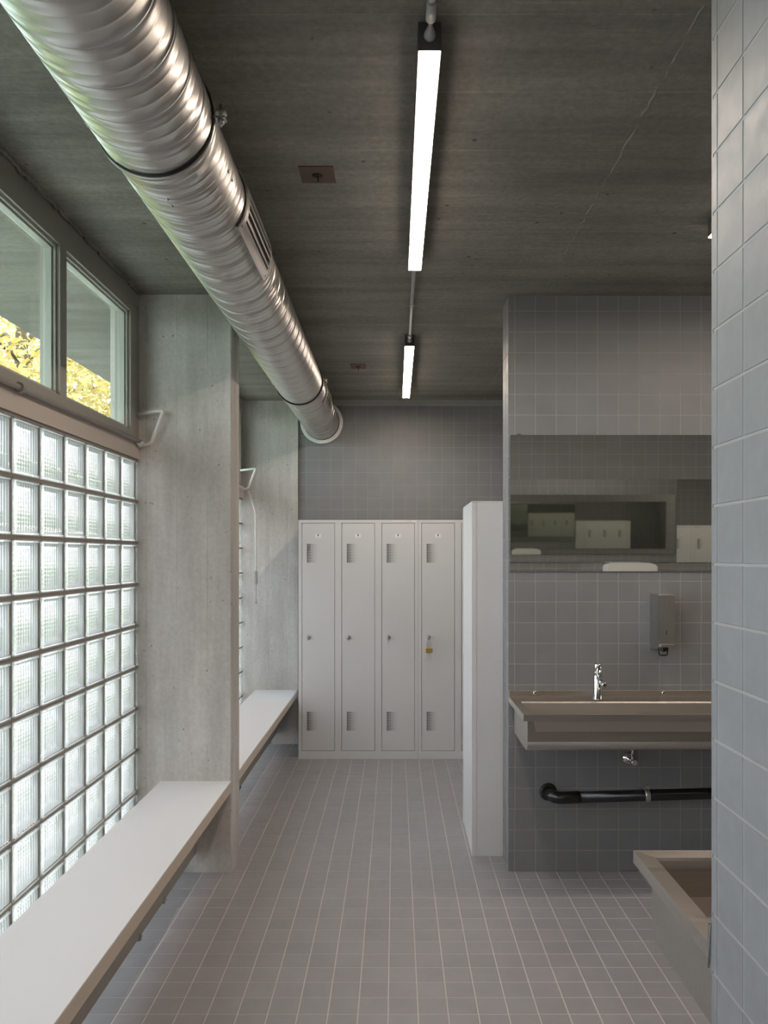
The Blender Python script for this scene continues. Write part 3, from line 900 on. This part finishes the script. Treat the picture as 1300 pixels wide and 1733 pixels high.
# soap dispenser
sx0, sx1 = 1.229, 1.305
t = empty('soap_dispenser', ((sx0+sx1)/2, YA, 1.06), 'narrow brushed steel soap dispenser on the tiles right of the tap', 'soap dispenser')
q = MB(); yf = YA-.120
prof = [(YA-.0005, 1.340), (yf+.004, 1.340), (yf, 1.336), (yf, 1.108), (yf+.006, 1.094), (yf+.022, 1.085), (YA-.0005, 1.072)]
q.prism(prof, 0, sx0, sx1); q.build('housing', M['brushed'], t)
q = MB(); q.box(sx0+.036, sx0+.040, yf-.0006, yf, 1.152, 1.172); q.build('level_slot', M['ink'], t)
q = MB(); q.box(sx0+.008, sx1-.004, yf-.001, yf+.01, 1.098, 1.108, bev=.001); q.build('lower_rail', M['zinc'], t)
q = MB(); q.box(sx0+.022, sx0+.052, yf+.01, yf+.045, 1.072, 1.098, bev=.003); q.tube(arc_pts([(sx0+.012, yf+.03, 1.088), (sx0+.014, yf+.03, 1.052), (sx0+.052, yf+.03, 1.052), (sx0+.054, yf+.03, 1.088)], .01), .0032, 8)
q.build('push_lever', M['black_pipe'], t)
# waste pipe
t = empty('waste_pipe', (.745, YA, .39), 'black waste pipe running along the tiles under the wash trough', 'pipe')
py = YA-.115
q = MB(); q.lathe((.738, YA, .383), (0, -1, 0), [(0, .043), (.010, .041), (.012, .032)], 24); q.build('wall_rosette', M['rubber'], t)
q = MB(); q.tube(arc_pts([(.738, YA-.01, .383), (.742, py, .388), (.86, py, .393)], .055, 10), .0285, 20); q.build('elbow', M['black_pipe'], t)
q = MB(); q.tube([(.835, py, .3915), (2.0, py, .425)], .0262, 20); q.build('pipe', M['black_pipe'], t)
q = MB(); q.lathe((1.165, py, .4005), (1, 0, .028), [(0, .0305), (.004, .032), (.018, .032), (.022, .0305)], 20); q.box(1.170, 1.186, py, YA, .398, .404); q.box(1.168, 1.188, py-.006, py+.006, .428, .446)
q.build('pipe_clamp', M['zinc'], t)
# trap under the trough
t = empty('angle_valve', (1.13, YA, .546), 'round chrome valve on the tiles just under the wash trough', 'valve')
q = MB(); q.lathe((1.125, YA, .545), (0, -1, 0), [(0, .031), (.006, .030), (.014, .018), (.016, .010), (.03, .010)], 24); q.build('rosette', M['chrome'], t)
q = MB(); q.tube([(1.135, YA-.03, .54), (1.135, YA-.03, .60), (1.135, YA-.03, .67)], .006, 10); q.lathe((1.135, YA-.018, .54), (0, -1, 0), [(0, .011), (.03, .011), (.032, .015), (.05, .013)], 10)
q.build('valve_body', M['chrome'], t)

# mirrors
def mirror(y, s, x0, x1, label, rz=0):
    t = empty('mirror', ((x0+x1)/2, y, 1.45), label, 'mirror')
    q = MB(); q.box(x0, x1, y, y+s*.005, 1.447, 2.102); q.build('backing', M['rubber'], t)
    q = MB(); q.box(x0, x1, y+s*.0052, y+s*.0072, 1.447, 2.102); q.build('glass', M['mirror'], t)
    for xx in (x0+.04, x1-.04):
        q = MB(); q.box(xx-.008, xx+.008, y+s*.007, y+s*.010, 2.094, 2.108); q.build('clip', M['chrome'], t)
    t.rotation_euler.x = -s*(.0047 if s < 0 else .0088)
mirror(YA, -1, XR+.010, 1.8194, 'wide wall mirror above the wash trough and soap dispenser')
mirror(YA, -1, 1.8206, 3.07, 'mirror on the washbasin wall, right of the first, out of view')
mirror(YE, 1, XR+.010, 1.8194, 'mirror on the rear of the near wall, seen by reflection')
mirror(YE, 1, 1.8206, 3.8, 'second mirror on the rear of the near wall')
# towel dispenser on the opposite wall, seen in the mirror
t = empty('towel_dispenser', (1.83, YE, 1.12), 'white towel dispenser whose rounded top shows in the mirror', 'dispenser')
q = MB(); pr = [(1.64, 1.10), (2.02, 1.10), (2.02, 1.415), (2.005, 1.432), (1.96, 1.446), (1.70, 1.446), (1.655, 1.432), (1.64, 1.415)]
q.prism(pr, 1, YE, YE+.16); q.build('cover', M['plastic_white'], t)
q = MB(); q.box(1.68, 1.98, YE+.04, YE+.10, 1.096, 1.10); q.build('slot', M['ink'], t)

# ------------------------------------------------------------------ outside
ground = struct('ground', M['grass'], -60, XL-.15, -40, 90, -.25, -.12)
struct('ground_path', M['paving'], -5.2, XL-.15, -8, 20, -.12, -.02)
def leafy(q, c, r, n, size, droop=.5):
    for _ in range(n):
        while True:
            p = Vector((random.uniform(-1, 1), random.uniform(-1, 1), random.uniform(-1, 1)))
            if .25 < p.length < 1: break
        p = Vector((p.x*r[0], p.y*r[1], p.z*r[2]))+c
        d = Vector((random.uniform(-1, 1), random.uniform(-1, 1), random.uniform(-1.2, .4)*droop*2)).normalized()
        side = d.cross(Vector((random.uniform(-1, 1), random.uniform(-1, 1), random.uniform(-1, 1)))).normalized()
        s = size*random.uniform(.6, 1.3); w = s*.18; up = d.cross(side)*w*.35
        n0 = len(q.v)
        q.v += [p, p+d*s*.45+side*w-up, p+d*s, p+d*s*.45-side*w-up, p+d*s*.5]
        q.face((n0, n0+1, n0+4)); q.face((n0+1, n0+2, n0+4)); q.face((n0+2, n0+3, n0+4)); q.face((n0+3, n0, n0+4))
def tree(name, x, y, h, crown, n, size, m, label, clusters=14, group=None):
    t = empty(name, (x, y, -.12), label, 'tree', group)
    q = MB(); q.tube([(x, y, -.12), (x+.1, y, h*.4), (x-.05, y+.1, h*.75), (x, y, h)], [.17, .13, .08, .02], 8)
    tr = q.build('trunk', M['bark'], t)
    f = MB(); br = MB()
    for k in range(clusters):
        a = 2*PI*k/clusters*2.4; rr = random.uniform(.35, .8)
        c = Vector((x+math.cos(a)*crown[0]*rr, y+math.sin(a)*crown[1]*rr, h-crown[2]+random.uniform(-.85, .85)*crown[2]))
        br.tube([(x, y, max(.8, c.z-.9)), (c+Vector((x, y, c.z-.3)))/2, c], [.05, .03, .008], 5)
        leafy(f, c, (crown[0]*.45, crown[1]*.45, crown[2]*.38), n//clusters, size)
    b_ = br.build('branches', M['bark'], t); b_['kind'] = 'stuff'
    o = f.build('foliage', m, t, fix=False); o['kind'] = 'stuff'
tree('yellow_tree', -5.4, 11.5, 6.6, (2.6, 3.0, 2.6), 24000, .14, M['leaf_yellow'], 'yellow autumn tree showing through the upper windows beneath the overhang', 30)
tree('green_tree', -6.2, 19.5, 5.0, (2.2, 2.6, 2.2), 7000, .17, M['leaf_green'], 'green-leaved tree low in the right-hand window pane', 14)
def shrub(x, y, h, r):
    t = empty('shrub', (x, y, -.12), 'green shrub blurred behind the glass blocks', 'shrub', 'shrubs outside the glass blocks')
    f = MB(); leafy(f, Vector((x, y, h*.5)), (r, r, h*.55), 650, .16); o = f.build('foliage', M['leaf_green'], t, fix=False); o['kind'] = 'stuff'
    q = MB()
    q.tube([(x, y, -.12), (x, y, h*.6)], [.04, .01], 6); q.build('stem', M['bark'], t)
for i in range(7):
    shrub(-6.6+(i % 2)*.9, -1.5+i*1.25, random.uniform(1.1, 1.9), random.uniform(.5, .58))
